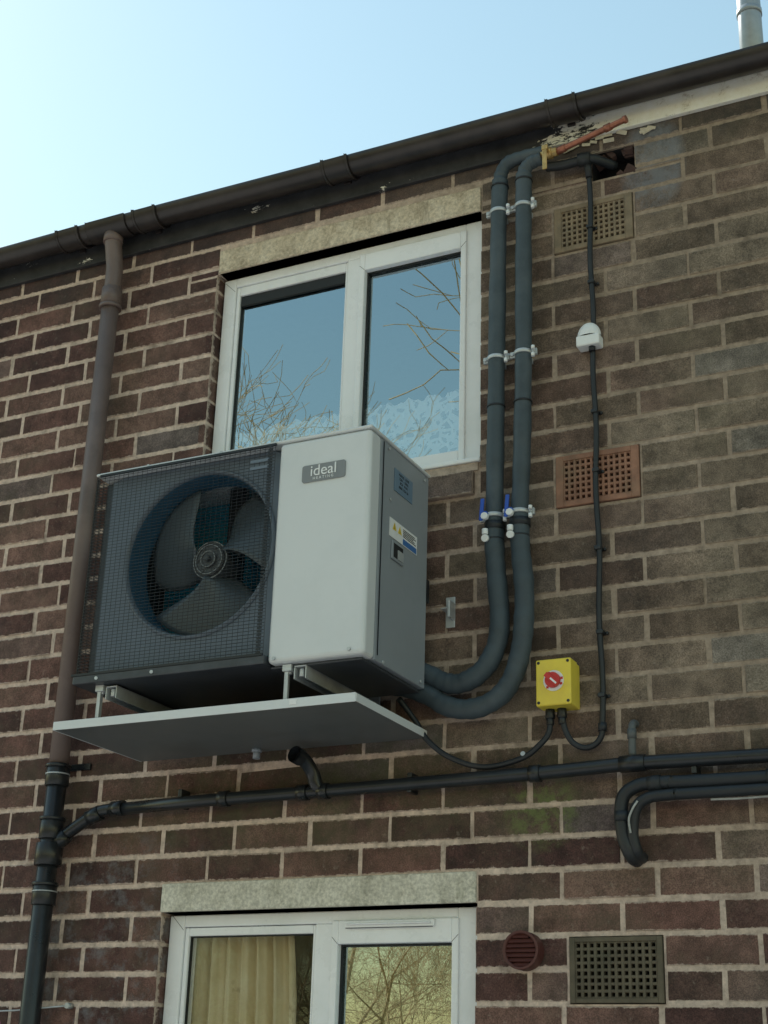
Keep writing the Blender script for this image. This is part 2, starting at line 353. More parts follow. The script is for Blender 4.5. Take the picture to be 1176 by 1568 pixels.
def window(x0,x1,z0,z1,gl,gr,top_l,top_r,bot,mx0,mx1,name,ybar=.05,gm=None):
    mb=MB(); y0,y1=ybar,ybar+.07; hz=z1-.040; lz=z0+.035
    mb.box(x0,gl-.018,y0,y1,z0,z1); mb.box(gr+.018,x1,y0,y1,z0,z1)
    mb.box(gl-.018,gr+.018,y0,y1,hz,z1); mb.box(gl-.018,gr+.018,y0,y1,z0,lz)
    mb.box(mx0+.012,mx1-.020,y0,y1,lz,hz)
    def ring(a,b,c,d,L,Rr,B,T,yy):
        mb.box(L,a,yy,yy+.055,B,T); mb.box(b,Rr,yy,yy+.055,B,T); mb.box(a,b,yy,yy+.055,d,T); mb.box(a,b,yy,yy+.055,B,c)
    ring(gl,mx0,bot,top_l,gl-.0165,mx0+.010,lz+.002,hz-.002,y0+.007)
    ring(mx1,gr,bot,top_r,mx1-.024,gr+.024,lz-.008,hz+.008,y0-.009)
    mb.obj(name+'_frame',M_upvc,bld,.004,2)
    mk=MB()
    def gask(a,b,c,d,w,yy):
        mk.box(a,a+w,yy,yy+.012,c,d); mk.box(b-w,b,yy,yy+.012,c,d); mk.box(a+w,b-w,yy,yy+.012,d-w,d); mk.box(a+w,b-w,yy,yy+.012,c,c+w)
    gask(gl,mx0,bot,top_l,.004,y0+.0185); gask(mx1,gr,bot,top_r,.006,y0+.0165)
    for (cx_,cz_,sx_,sz_) in((gr,top_r,1,1),(mx1,top_r,-1,1)):
        M=Matrix.Translation((cx_+sx_*.012,y0-.0093,cz_+sz_*.012))@Matrix.Rotation(-sx_*sz_*math.pi/4,4,'Y'); mk.box(-.0155,.0155,-.0004,.0004,-.0006,.0006,0,M)
    M=Matrix.Translation((gl-.045,y0-.0003,top_l+.045))@Matrix.Rotation(math.pi/4,4,'Y'); mk.box(-.035,.035,-.0004,.0004,-.0006,.0006,0,M)
    mk.obj(name+'_gasket',M_gasket,bld)
    mg=MB(); yy=y0+.03
    mg.quad((gl-.01,yy,bot-.01),(mx0+.01,yy,bot-.01),(mx0+.01,yy,top_l+.01),(gl-.01,yy,top_l+.01),1)
    mg.quad((mx1-.01,yy,bot-.01),(gr+.01,yy,bot-.01),(gr+.01,yy,top_r+.01),(mx1-.01,yy,top_r+.01),0)
    mg.obj(name+'_glass',[M_glass,gm or M_glass],bld)
window(-3.053,-1.887,2.14,3.170,-2.978,-1.982,3.088,3.064,2.216,-2.488,-2.394,'upper_window')
window(-3.068,-1.887,-.44,.606,-2.989,-1.983,.536,.498,-.36,-2.496,-2.393,'lower_window',gm=M_glass_b)
mb=MB(); mb.box(-2.974,-2.492,.062,.076,3.040,3.082); mb.obj('window_dark_strip',M_gasket,bld,.003)  # dark bar across the head of the left pane
mb=MB(); mb.box(-2.365,-2.04,.030,.041,.548,.570); mb.box(-2.355,-2.05,.022,.031,.556,.562); mb.obj('trickle_vent',M_upvc,bld,.003)
mb=MB(); mb.box(-2.36,-2.045,.0295,.0315,.5455,.5475); mb.obj('trickle_vent_slot',M_gasket,bld)
mb=MB(); mb.box(UW[0]+.002,-1.875,-.012,.05,2.135,2.152); mb.obj('upvc_sill',M_upvc,bld,.004)
def airbrick(c,nx,nz,mat,name,bx=.030,bz=.022):
    a,b,z0,z1=c; mb=MB(); y0,y1=-.006,.03
    mb.box(a+.003,a+bx,y0,y1,z0+.003,z1-.003); mb.box(b-bx,b-.003,y0,y1,z0+.003,z1-.003)
    mb.box(a+bx,b-bx,y0,y1,z0+.003,z0+bz); mb.box(a+bx,b-bx,y0,y1,z1-bz,z1-.003)
    w=b-a-2*bx; h=z1-z0-2*bz; px=w/nx; pz=h/nz; 
    for i in range(nx+1):
        x=a+bx+i*px; mb.box(max(x-px*.22,a+bx),min(x+px*.22,b-bx),y0+.0025,y1-.002,z0+bz,z1-bz)
    for i in range(nz+1):
        z=z0+bz+i*pz; mb.box(a+bx,b-bx,y0+.004,y1-.004,max(z-pz*.22,z0+bz),min(z+pz*.22,z1-bz))
    mb.obj(name,mat,bld,.0015,1)
    mk=MB(); mk.quad((a,.06,z0),(b,.06,z0),(b,.06,z1),(a,.06,z1)); mk.obj(name+'_void',M_dark,bld)
airbrick(A1,12,7,M_airb2,'upper_air_brick'); airbrick(A2,12,7,M_airb,'middle_air_brick'); airbrick(A3,12,8,M_airb3,'lower_air_brick',.020,.017)
mk=MB(); mk.box(HOLE[0]-.05,HOLE[1]+.05,.10,.12,HOLE[2]-.05,HOLE[3]+.05)
mk.quad((HOLE[0]-.003,.012,HOLE[2]),(HOLE[0]-.003,.1,HOLE[2]),(HOLE[0]-.003,.1,HOLE[3]),(HOLE[0]-.003,.012,HOLE[3])); mk.quad((HOLE[0],.012,HOLE[3]-.001),(HOLE[1],.012,HOLE[3]-.001),(HOLE[1],.1,HOLE[3]-.001),(HOLE[0],.1,HOLE[3]-.001))
mk.obj('wall_hole_void',M_dark,bld)
mb=MB()
for i in range(14):
    x=HOLE[0]+.005+R()*.14; z=HOLE[2]+(.0 if i%2 else .104)+R()*.012; s=.010+R()*.016
    mb.box(-s,s,-s*.6,s,-s*.6,s*.6,0,Matrix.Translation((x,.016+R()*.03,z))@Matrix.Rotation(R()*3,4,'Y')@Matrix.Rotation(R()*3,4,'X'))
mb.obj('broken_brick_bits',simple('broken_brick',(.07,.04,.035),.9),bld,.003)
mb=MB()
for i in range(20):
    x=-1.62+R()*.42; z=3.342+R()*.033; s=.004+R()*.010
    mb.box(-s*1.6,s*1.6,-.002,.002,-s*.6,s*.6,0,Matrix.Translation((x,-.006-R()*.003,z))@Matrix.Rotation(R()*.9-.45,4,'Y')@Matrix.Rotation(R()*.5,4,'X'))
mb.obj('render_flakes',simple('old_render',(.50,.45,.36),.9),bld,.002)
# ------------------------------------------------------------------ rainwater goods
gut=empty('roof_gutter'); mb=MB(); gy,gz,gr=-.088,3.486,.058; n=20
def arc(x,r,z=0): return [(x,gy+r*math.cos(a),gz+z+r*math.sin(a)) for a in [math.pi+math.pi*k/n for k in range(n+1)]]
def halfpipe(mb,x0,x1,ro,ri):
    xs_=[x0+(x1-x0)*k/40 for k in range(41)] if x1-x0>1 else [x0,x1]
    rows=[]
    for x in xs_:
        w=.004*math.sin(x*1.3)+.002*math.sin(x*3.1)
        b=len(mb.v); mb.v+=arc(x,ro,w); c=len(mb.v); mb.v+=arc(x,ri,w); rows.append((b,c))
    for (b,c),(b2,c2) in zip(rows,rows[1:]):
        for k in range(n):
            mb.face([b+k,b+k+1,b2+k+1,b2+k],0,True); mb.face([c+k,c2+k,c2+k+1,c+k+1],0,True)
        mb.face([b,b2,c2,c]); mb.face([b+n,c+n,c2+n,b2+n])
    for b,c in(rows[0],rows[-1]):
        for k in range(n): mb.face([b+k,b+k+1,c+k+1,c+k])
halfpipe(mb,X0-.1,X1+.1,gr,gr-.004); mb.obj('gutter_channel',M_gutter,gut)
mb=MB()
for x in(-7.2,-5.2,-3.76,-3.36,-2.45,-1.505,.4,2.4):
    halfpipe(mb,x-.05,x+.05,gr+.006,gr+.0005); halfpipe(mb,x-.058,x-.048,gr+.011,gr+.001); halfpipe(mb,x+.048,x+.058,gr+.011,gr+.001)
    mb.box(x-.015,x+.015,gy+gr-.002,-.02,gz-.05,gz+.006)
halfpipe(mb,-3.66,-3.46,gr+.008,gr+.001)
mb.obj('gutter_unions',M_gutter,gut,.002)
dp=empty('drain_downpipe'); x=-3.540; mb=MB()
mb.tube(smooth([(x-.01,gy,gz-.04),(x-.008,gy,3.40),(x-.004,-.078,3.34),(x,-.07,3.27),(x,-.07,3.1)],6),.036,20); mb.cyl((x-.01,gy,gz-.045),(x-.01,gy,gz-.085),.042,20)
mb.cyl((x,-.07,3.12),(x-.0,-.07,1.12),.037,20); mb.cyl((x,-.07,3.18),(x,-.07,3.10),.043,20); mb.cyl((x,-.07,3.10),(x,-.07,3.085),.047,20)
mb.obj('brown_pipe',M_downtop,dp)
mb=MB(); mb.cyl((x,-.07,1.14),(x-.006,-.07,GZ),.037,20)
for z in(1.13,.935,.70): mb.cyl((x,-.07,z+.012),(x,-.07,z-.06),.044,20); mb.cyl((x,-.07,z+.02),(x,-.07,z+.008),.049,20)
mb.cyl((x,-.07,.86),(x,-.07,.78),.050,20)
for z in(1.15,-.5): mb.box(x-.05,x+.10,-.012,-.002,z-.012,z+.012)
mb.obj('black_pipe',M_blackpvc,dp,.0015,1)
mb=MB(); mb.cyl((x,-.07,1.116),(x,-.07,1.111),.0455,20,0); mb.cyl((x,-.07,.712),(x,-.07,.708),.0455,20,0); mb.cyl((x,-.07,.69),(x,-.07,.686),.0455,20,0); mb.obj('pipe_clip_bands',M_galv,dp)
wp=empty('waste_pipe'); mb=MB(); r=.0225
mb.tube([(-3.30,-.05,.972),(-2.9,-.05,.984),(-2.46,-.05,.988),(-1.66,-.05,.998),(-1.36,-.05,1.008),(-1.26,-.05,1.008),(-.9,-.05,1.004),(1.5,-.05,1.03)],r,16)
mb.tube(smooth([(-3.535,-.07,.835),(-3.50,-.062,.878),(-3.36,-.055,.960),(-3.30,-.05,.974),(-3.24,-.05,.977)],6),r,16)
for a,b in(((-3.52,-.065,.852),(-3.475,-.06,.892)),((-3.39,-.055,.945),(-3.34,-.052,.966)),((-3.29,-.05,.975),(-3.24,-.05,.977))): mb.cyl(a,b,.028,16)
for xx,zz in((-2.815,.985),(-1.66,.998),(-2.50,.988),(-2.42,.988)): mb.cyl((xx-.018,-.05,zz),(xx+.018,-.05,zz),.028,16)
mb.tube(smooth([(-2.43,-.05,.99),(-2.445,-.062,1.01),(-2.455,-.075,1.05),(-2.470,-.11,1.086),(-2.485,-.15,1.098)],5),.024,16,0,False)
mb.tube([(-2.478,-.12,1.092),(-2.485,-.152,1.098)],.029,16,0,False); mb.tube([(-2.478,-.12,1.092),(-2.485,-.152,1.098)],.025,16,0,False)
mb.cyl((-1.30,-.05,1.009),(-1.38,-.05,1.008),.027,16)
mb.obj('black_waste_run',M_blackpvc,wp)
mb=MB(); mb.cyl((-2.476,-.115,1.091),(-2.478,-.122,1.092),.0235,16); mb.obj('pipe_mouth_shade',M_dark,wp)  # dark disc painted as the shade inside the open pipe end
mb=MB()
for xx in(-3.0,-2.1,-1.15,-.6): mb.box(xx-.008,xx+.008,-.055,-.001,.965,1.03)
mb.obj('waste_pipe_clips',M_blackpvc,wp,.002)
cp=empty('condensate_pipe'); mb=MB()
mb.tube(smooth([(1.5,-.06,.94),(-.9,-.06,.938),(-1.24,-.06,.942),(-1.33,-.06,.935),(-1.375,-.06,.895),(-1.376,-.06,.80),(-1.362,-.055,.745),(-1.355,-.03,.725),(-1.353,.01,.722)],7),.021,14)
mb.tube(smooth([(1.5,-.065,.905),(-.9,-.065,.903),(-1.22,-.065,.903),(-1.30,-.065,.893),(-1.333,-.065,.86),(-1.345,-.06,.79),(-1.338,-.05,.745),(-1.336,-.02,.73),(-1.335,.01,.73)],7),.018,14)
mb.cyl((-1.29,-.06,.94),(-1.25,-.06,.942),.0245,14); mb.cyl((-1.376,-.06,.86),(-1.376,-.06,.83),.0245,14); mb.cyl((-.93,-.06,.938),(-.90,-.06,.938),.026,14)
mb.obj('foam_sleeved_pipes',M_foam2,cp)
mb=MB(); mb.tube(smooth([(-1.318,-.088,.885),(-1.335,-.089,.86),(-1.347,-.088,.83),(-1.344,-.084,.79)],6),.0035,8); mb.tube(smooth([(-1.10,-.065,.881),(-1.0,-.065,.879),(-.8,-.065,.883),(-.5,-.065,.884)],6),.0035,8); mb.obj('pale_signal_lead',simple('pale_lead',(.36,.37,.36),.5),cp)
st=empty('overflow_pipe'); mb=MB(); mb.tube(smooth([(-1.345,-.035,1.03),(-1.345,-.035,1.10),(-1.344,-.033,1.13),(-1.343,-.02,1.142),(-1.343,.01,1.144)],5),.012,12); mb.cyl((-1.345,-.035,1.12),(-1.345,-.035,1.09),.015,12); mb.obj('grey_stub',M_grey,st)
# ------------------------------------------------------------------ heat pump
hp=empty('air_source_heat_pump'); HX0,HX1,HY0,HY1,HZ0,HZ1=-3.122,-2.027,-.555,-.10,1.292,2.055; DX=-2.374
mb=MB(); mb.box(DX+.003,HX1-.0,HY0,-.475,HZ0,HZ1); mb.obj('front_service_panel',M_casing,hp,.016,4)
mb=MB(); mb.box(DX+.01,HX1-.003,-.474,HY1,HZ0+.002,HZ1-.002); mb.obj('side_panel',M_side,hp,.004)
mb=MB(); mb.box(HX0-.003,HX1+.003,HY0-.002,HY1+.004,HZ1+.001,HZ1+.012); mb.obj('top_cover',M_casing,hp,.005,3)
mb=MB(); mb.box(HX0,DX,HY0-.012,HY1,HZ0-.002,HZ0+.028); mb.box(DX,HX1-.02,HY0+.03,HY1,HZ0-.010,HZ0-.001); mb.obj('base_pan',simple('base_pan_grey',(.045,.052,.062),.4,bump=0),hp,.004)
fx,fz,fr=-2.690,1.722,.292
mb=MB(); N=64; yP=-.515; px0,px1,pz0,pz1=HX0+.045,DX-.002,HZ0+.028,HZ1-.0
for k in range(N):
    a=2*math.pi*k/N; ca_,sa=math.cos(a),math.sin(a)
    mb.v.append((fx+fr*ca_,yP,fz+fr*sa))
    tx=((px1-fx) if ca_>0 else (px0-fx))/ca_ if abs(ca_)>1e-6 else 1e9; tz=((pz1-fz) if sa>0 else (pz0-fz))/sa if abs(sa)>1e-6 else 1e9
    t_=min(tx,tz); mb.v.append((fx+t_*ca_,yP,fz+t_*sa))
for k in range(N):
    k2=(k+1)%N; mb.face([2*k,2*k2,2*k2+1,2*k+1],0)
prof=[(fr+.012,yP-.002),(fr+.006,yP-.012),(fr,yP-.010),(fr-.006,yP+.005),(fr-.008,yP+.02),(fr-.008,yP+.11)]
rows=[]
for (rr,yy) in prof:
    b=len(mb.v); rows.append(b)
    for k in range(N): a=2*math.pi*k/N; mb.v.append((fx+rr*math.cos(a),yy,fz+rr*math.sin(a)))
for i,(b,b2) in enumerate(zip(rows,rows[1:])):
    for k in range(N): k2=(k+1)%N; mb.face([b+k,b+k2,b2+k2,b2+k],0 if i<3 else 1,True)
mb.obj('fan_shroud',[M_slate,M_duct],hp)
mb=MB(); mb.box(HX0+.055,DX,-.16,-.125,HZ0+.03,HZ1); mb.box(HX0+.012,HX0+.042,-.50,-.14,HZ0+.03,HZ1-.01,1); mb.obj('heat_exchanger_coil',[M_coil,M_coild],hp)
mb=MB(); mb.box(HX0,HX0+.03,HY1-.03,HY1,HZ0+.03,HZ1); mb.box(DX-.001,DX+.009,-.50,HY1,HZ0+.03,HZ1); mb.box(fx-.03,fx+.03,-.30,-.27,HZ0+.03,HZ1-.01); mb.box(HX0+.06,DX-.002,-.124,-.104,HZ0+.03,HZ1); mb.obj('inner_frame',M_wire,hp)
mb=MB(); nr,na=12,14
for q in range(3):
    A0=math.radians(50+120*q); b=len(mb.v)
    for i in range(nr+1):
        t_=i/nr; rr=.062+(.274-.062)*t_; wid=math.radians(58+32*math.sin(t_*2.2)); sw=-.45*t_
        for k in range(na+1):
            s_=k/na; a=A0+sw+wid*(s_-.5); y=-.400+.11*(s_-.5)*(1-.25*t_)-.02*math.sin(s_*math.pi)
            mb.v.append((fx+rr*math.cos(a),y,fz+rr*math.sin(a)))
    for i in range(nr):
        for k in range(na):
            o=b+i*(na+1)+k; mb.face([o,o+1,o+na+2,o+na+1],0,True)
o=mb.obj('fan_blades',M_blade,hp); so=o.modifiers.new('s','SOLIDIFY'); so.thickness=.004
mb=MB(); c=lambda y:(fx,y,fz)
mb.cyl(c(-.34),c(-.44),.066,32); mb.cyl(c(-.44),c(-.448),.058,32); mb.cyl(c(-.448),c(-.454),.03,24); mb.cyl(c(-.454),c(-.468),.011,12)
for k in range(6):
    a=k*math.pi/3; mb.cyl((fx+.045*math.cos(a),-.447,fz+.045*math.sin(a)),(fx+.045*math.cos(a),-.452,fz+.045*math.sin(a)),.006,8)
mb.obj('fan_hub',M_hub,hp,.002)
mb=MB()
for rr_,yy_ in((.052,-.4505),(.066,-.442),(.028,-.456)): mb.tube([(fx+rr_*math.cos(a),yy_,fz+rr_*math.sin(a)) for a in [2*math.pi*k/40 for k in range(41)]],.0022,6)
mb.obj('hub_rings',M_ringm,hp)
mb=MB(); yg=HY0-.010; gx0,gx1,gz0,gz1=HX0-.006,DX-.008,HZ0+.03,HZ1-.004; cr=.03
nh=62
for i in range(nh+1):
    z=gz0+(gz1-gz0)*i/nh
    path=[(gx1,yg,z),(gx0+cr,yg,z)]+[(gx0+cr-cr*math.sin(a),yg+cr-cr*math.cos(a),z) for a in (math.pi/8,math.pi/4,3*math.pi/8,math.pi/2)]+[(gx0,HY1-.02,z)]
    mb.tube(path,.00105,4,0,False)
nv=36
for i in range(nv+1):
    x=gx0+cr+(gx1-gx0-cr)*i/nv; mb.tube([(x,yg+.003,gz0),(x,yg+.003,gz1)],.00085,4,0,False)
for i in range(1,17):
    y=yg+cr+(HY1-.02-yg-cr)*i/16; mb.tube([(gx0+.003,y,gz0),(gx0+.003,y,gz1)],.0014,4,0,False)
for k in range(4):
    a=math.pi/8*(k+.5); mb.tube([(gx0+cr-(cr-.003)*math.sin(a),yg+cr-(cr-.003)*math.cos(a),gz0),(gx0+cr-(cr-.003)*math.sin(a),yg+cr-(cr-.003)*math.cos(a),gz1)],.0014,4,0,False)
mb.box(gx0+.03,gx1+.004,yg-.003,yg+.004,gz1-.004,gz1+.004); mb.box(gx0,gx1,yg-.004,yg+.004,gz0-.004,gz0+.004)
mb.obj('fan_wire_guard',M_wire,hp)
mb=MB()
for i in range(nh):
    z=gz0+(gz1-gz0)*(i+.5)/nh
    mb.box(gx1-.024,gx1-.008,yg-.004,yg-.001,z-.003,z+.003)
mb.obj('guard_edge_clips',M_wire,hp)
mb=MB()
for (xx,zz) in((DX+.03,HZ0+.014),(HX1-.05,HZ0+.018),(DX-.05,HZ0+.03),(-2.9,HZ1+.006),(-2.6,HZ1+.006),(HX0+.1,HZ0+.012),(-2.8,HZ0+.012)):
    mb.cyl((xx,HY0-.001,zz),(xx,HY0-.016 if zz<HZ0+.02 and xx<DX else HY0-.006,zz),.006,10)
for (yy,zz) in((-.42,1.30),(-.14,1.31),(-.14,2.03),(-.42,2.035),(-.40,1.86)): mb.cyl((HX1-.002,yy,zz),(HX1+.003,yy,zz),.0055,10)
mb.obj('casing_screws',M_galv,hp)
mb=MB()
for i,zz in enumerate((2.00,1.975)): mb.box(DX-.10,DX-.028,yg-.003,yg-.001,zz-.005,zz+.005)
mb.obj('guard_clip_plates',M_slate,hp)
mb=MB(); bx,bz,bw2,bh=-2.196,1.925,.080,.030; ns=6; pts=[]
for (cx_,cz_,a0) in((bx+bw2-.008,bz+bh-.008,0),(bx-bw2+.008,bz+bh-.008,90),(bx-bw2+.008,bz-bh+.008,180),(bx+bw2-.008,bz-bh+.008,270)):
    for k in range(ns+1):
        a=math.radians(a0+90*k/ns); pts.append((cx_+.008*math.cos(a),cz_+.008*math.sin(a)))
b=len(mb.v); n_=len(pts); mb.v+=[(p[0],HY0-.0045,p[1]) for p in pts]+[(p[0],HY0+.001,p[1]) for p in pts]
mb.face([b+k for k in range(n_)][::-1]); [mb.face([b+k,b+(k+1)%n_,b+n_+(k+1)%n_,b+n_+k]) for k in range(n_)]
mb.obj('name_badge',M_badge,hp)
def text(body,size,loc,rot,mat,name,parent,ext=.0006):
    cu=bpy.data.curves.new(name,'FONT'); cu.body=body; cu.size=size; cu.align_x='CENTER'; cu.align_y='CENTER'; cu.extrude=ext; cu.materials.append(mat)
    o=bpy.data.objects.new(name,cu); o.location=loc; o.rotation_euler=rot; sc.collection.objects.link(o); o.parent=parent; return o
text('ideal',.054,(bx,HY0-.0055,bz+.006),(math.pi/2,0,0),M_white,'badge_lettering',hp); text('H E A T I N G',.013,(bx,HY0-.0055,bz-.020),(math.pi/2,0,0),M_white,'badge_small_lettering',hp)
sx=HX1-.002
def side(mb,y0,y1,z0,z1,t=.002,m=0): mb.box(sx,sx+t,y0,y1,z0,z1,m)
mb=MB(); side(mb,-.375,-.235,1.905,1.985,.0016); mb.obj('data_plate',simple('plate_bluegrey',(.15,.23,.32),.4,var=.05,bump=0),hp)
for i,(s_,zz) in enumerate([('MODEL  R290',1.972),('230V ~ 50Hz',1.958),('IP24   8.5A',1.944),('0000 1234 56',1.928)]):
    text(s_,.013,(sx+.0022,-.305,zz),(math.pi/2,0,math.pi/2),M_ink,'data_plate_line_%d'%i,hp,.0002)
mb=MB(); side(mb,-.40,-.19,1.735,1.80,.0016,0); mb.box(sx+.0014,sx+.0022,-.30,-.195,1.737,1.757,1)
for yc in(-.365,-.325):
    b=len(mb.v); xx=sx+.0024; mb.v+=[(xx,yc-.015,1.764),(xx,yc+.015,1.764),(xx,yc,1.792)]; mb.face([b,b+1,b+2],2)
    b=len(mb.v); xx=sx+.0028; mb.v+=[(xx,yc-.002,1.768),(xx,yc+.002,1.768),(xx,yc,1.784)]; mb.face([b,b+1,b+2],3)
for i in range(5): mb.box(sx+.0014,sx+.0021,-.30,-.20-.01*(i%3),1.764+i*.006,1.767+i*.006,3)
mb.obj('warning_label',[M_label,M_lblue,M_lyel,M_ink],hp)
mb=MB(); side(mb,-.385,-.295,1.66,1.725,.006); mb.obj('handle_surround',M_side,hp,.003)
mb=MB(); mb.box(sx+.005,sx+.0065,-.375,-.305,1.668,1.717); mb.box(sx+.006,sx+.009,-.345,-.305,1.668,1.70,1); mb.obj('handle_recess',[M_dark,M_galv],hp)
mb=MB()
side(mb,-.460,-.457,HZ0+.02,HZ1-.01,.0025); mb.box(HX1-.03,HX1-.002,HY1,HY1+.02,1.60,1.68); mb.obj('panel_seam',M_wire,hp)
for k,bxx in enumerate((-2.985,-2.262)):
    br=empty('wall_bracket'); mb=MB()
    mb.box(bxx-.022,bxx+.022,-.53,-.01,1.280,1.284); mb.box(bxx-.022,bxx-.0185,-.53,-.01,1.240,1.2795); mb.box(bxx+.0185,bxx+.022,-.53,-.01,1.240,1.2795)
    mb.box(bxx-.0215,bxx+.0215,-.012,-.004,1.20,1.62)
    mb.obj('bracket_arm',M_galv,br,.0015,1)
    mb=MB(); lx=bxx-.058
    mb.box(lx-.004,lx+.028,-.535,-.495,1.268,1.290); mb.box(lx+.002,lx+.0055,-.53,-.50,1.174,1.268); mb.box(lx+.0055,lx+.022,-.53,-.505,1.174,1.178); mb.box(lx+.0055,lx+.016,-.5305,-.527,1.178,1.268)
    mb.cyl((lx+.012,-.515,1.285),(lx+.012,-.515,1.262),.009,6); mb.cyl((bxx,-.515,1.275),(bxx,-.515,1.25),.009,6)
    mb.obj('tray_hanger',M_galv,br,.001,1)
    mb=MB(); mb.box(bxx-.02,bxx+.02,-.52,-.46,1.2845,1.2905); mb.obj('rubber_foot',M_wire,br,.002)
sm=empty('small_wall_clamp'); mb=MB(); mb.box(-2.0,-1.965,-.05,-.001,1.585,1.59); mb.box(-2.0,-1.965,-.006,-.001,1.53,1.64); mb.box(-1.975,-1.965,-.05,-.006,1.555,1.615); mb.cyl((-1.983,-.006,1.615),(-1.983,-.016,1.615),.008,6); mb.obj('clamp_plate',M_galv,sm,.002)
tr=empty('drip_tray'); mb=MB()
mb.box(-3.192,-2.050,-.55,-.035,1.145,1.149); mb.box(-3.192,-2.050,-.553,-.5495,1.143,1.172,1); mb.box(-3.1945,-3.1915,-.551,-.035,1.144,1.170,1); mb.box(-2.0505,-2.0475,-.551,-.035,1.144,1.170,1); mb.box(-3.191,-2.051,-.0385,-.0355,1.149,1.17)
mb.obj('tray_sheet',[M_tray,M_casing],tr,.001,2)
mb=MB(); mb.cyl((-2.68,-.075,1.145),(-2.68,-.075,1.112),.013,16); mb.cyl((-2.68,-.075,1.146),(-2.68,-.075,1.135),.018,16); mb.obj('drain_spout',M_side,tr)
mb=MB(); mb.box(-2.28,-2.255,-.5545,-.5532,1.152,1.168); mb.obj('tray_sticker',M_label,tr)
# ------------------------------------------------------------------ insulated pipes
def clipset(x,z,y,parent,r=.031):
    mb=MB(); mb.cyl((x,y,z-.007),(x,y,z+.007),r+.0035,20); mb.box(x-r-.018,x-r+.002,y-.006,y+.006,z-.012,z+.012); mb.box(x+r-.002,x+r+.020,y-.006,y+.006,z-.012,z+.012)
    mb.cyl((x-r-.010,y-.012,z),(x-r-.010,y+.012,z),.007,8); mb.cyl((x+r+.010,y-.012,z),(x+r+.010,y+.012,z),.007,8); mb.box(x-.01,x+.01,y+r-.002,-.0,z-.01,z+.01)
    mb.obj('pipe_clip',M_galv,parent,.001,1)
    mb=MB(); mb.cyl((x+r+.012,y-.02,z-.028),(x+r+.012,y-.02,z-.014),.007,8); mb.cyl((x+r+.012,y-.02,z+.002),(x+r+.012,y-.02,z+.014),.007,8); mb.obj('clip_fastener',M_white,parent)
P1=[(-2.20,-.09,1.42),(-2.12,-.065,1.385),(-2.03,-.065,1.352),(-1.97,-.065,1.320),(-1.915,-.067,1.312),(-1.855,-.07,1.333),(-1.812,-.07,1.375),(-1.782,-.07,1.44),(-1.774,-.07,1.52),(-1.782,-.07,1.63),(-1.792,-.07,1.75),(-1.794,-.07,1.89),(-1.790,-.07,2.2),(-1.786,-.07,2.6),(-1.781,-.07,3.0),(-1.776,-.07,3.2),(-1.772,-.07,3.262),(-1.752,-.07,3.302),(-1.712,-.07,3.318),(-1.64,-.07,3.318),(-1.60,-.07,3.318)]
P2=[(-2.20,-.09,1.33),(-2.12,-.065,1.318),(-2.03,-.065,1.282),(-1.97,-.067,1.242),(-1.90,-.07,1.222),(-1.83,-.07,1.228),(-1.765,-.072,1.262),(-1.722,-.072,1.325),(-1.698,-.072,1.41),(-1.688,-.072,1.50),(-1.686,-.072,1.62),(-1.698,-.072,1.75),(-1.701,-.072,1.89),(-1.692,-.072,2.1),(-1.684,-.072,2.5),(-1.682,-.072,2.9),(-1.680,-.072,3.14),(-1.678,-.074,3.235),(-1.665,-.076,3.268),(-1.64,-.076,3.283),(-1.605,-.076,3.288)]
for P,jx in((P1,-1.792),(P2,-1.70)):
    ip=empty('insulated_pipe'); mb=MB(); sp=smooth(P,7)
    rr=[]
    for i,p in enumerate(sp):
        q=.0335 if p.z<1.89 else .0305
        if p.z>3.24: q=.025
        rr.append(q+.0010*math.sin(i*1.7)+.0008*math.sin(i*.63))
    mb.tube(sp,rr,20); 
    mb.obj('foam_sleeve',M_foam,ip)
    mb=MB(); y=P[12][1]
    for zz in(3.21,1.80,2.30): 
        xx=min(sp,key=lambda p:abs(p.z-zz)+(10 if p.x<-1.9 else 0)); mb.cyl((xx.x,xx.y,zz-.003),(xx.x,xx.y,zz+.003),.0338,20)
    mb.cyl((jx,y,1.835),(jx,y,1.862),.0365,20)
    mb.obj('sleeve_joint_tape',M_foam2,ip)
    for zz in(3.10,2.49,1.885):
        xx=min(sp,key=lambda p:abs(p.z-zz)+(10 if p.x<-1.9 else 0)); clipset(xx.x,zz,xx.y,ip,.031 if zz>2 else .034)
    mb=MB(); M=Matrix.Translation((jx-.030,y-.045,1.905))@Matrix.Rotation(.08,4,'Y'); mb.box(-.007,.007,-.004,.004,-.045,.035,0,M); mb.cyl((jx-.02,y-.045,1.885),(jx-.02,y-.02,1.885),.010,10); mb.obj('valve_lever',M_blue,ip,.003)
    mb=MB(); mb.cyl((jx-.02,y-.03,1.800),(jx-.02,y-.045,1.795),.013,12); mb.cyl((jx-.02,y-.04,1.83),(jx-.02,y-.04,1.81),.011,12); mb.cyl((jx-.02,y-.034,1.875),(jx-.02,y-.052,1.875),.013,8); mb.obj('valve_fitting',M_white,ip,.002)
cpp=empty('copper_pipe'); mb=MB()
a=Vector((-1.545,-.075,3.302)); b=Vector((-1.262,-.13,3.325))
mb.tube([a,b],.0115,14,0,False); d=(b-a).normalized(); mb.tube([a,a+d*.035],.0145,14); mb.tube([a+d*.20,a+d*.225],.0145,14); mb.tube([b-d*.012,b],.0145,14)
mb.obj('copper_run',M_copper,cpp)
mb=MB(); mb.cyl((-1.612,-.075,3.302),(-1.545,-.075,3.302),.0185,6); mb.cyl((-1.59,-.075,3.302),(-1.565,-.075,3.302),.023,8); mb.cyl((-1.58,-.075,3.302),(-1.58,-.115,3.302),.010,10)
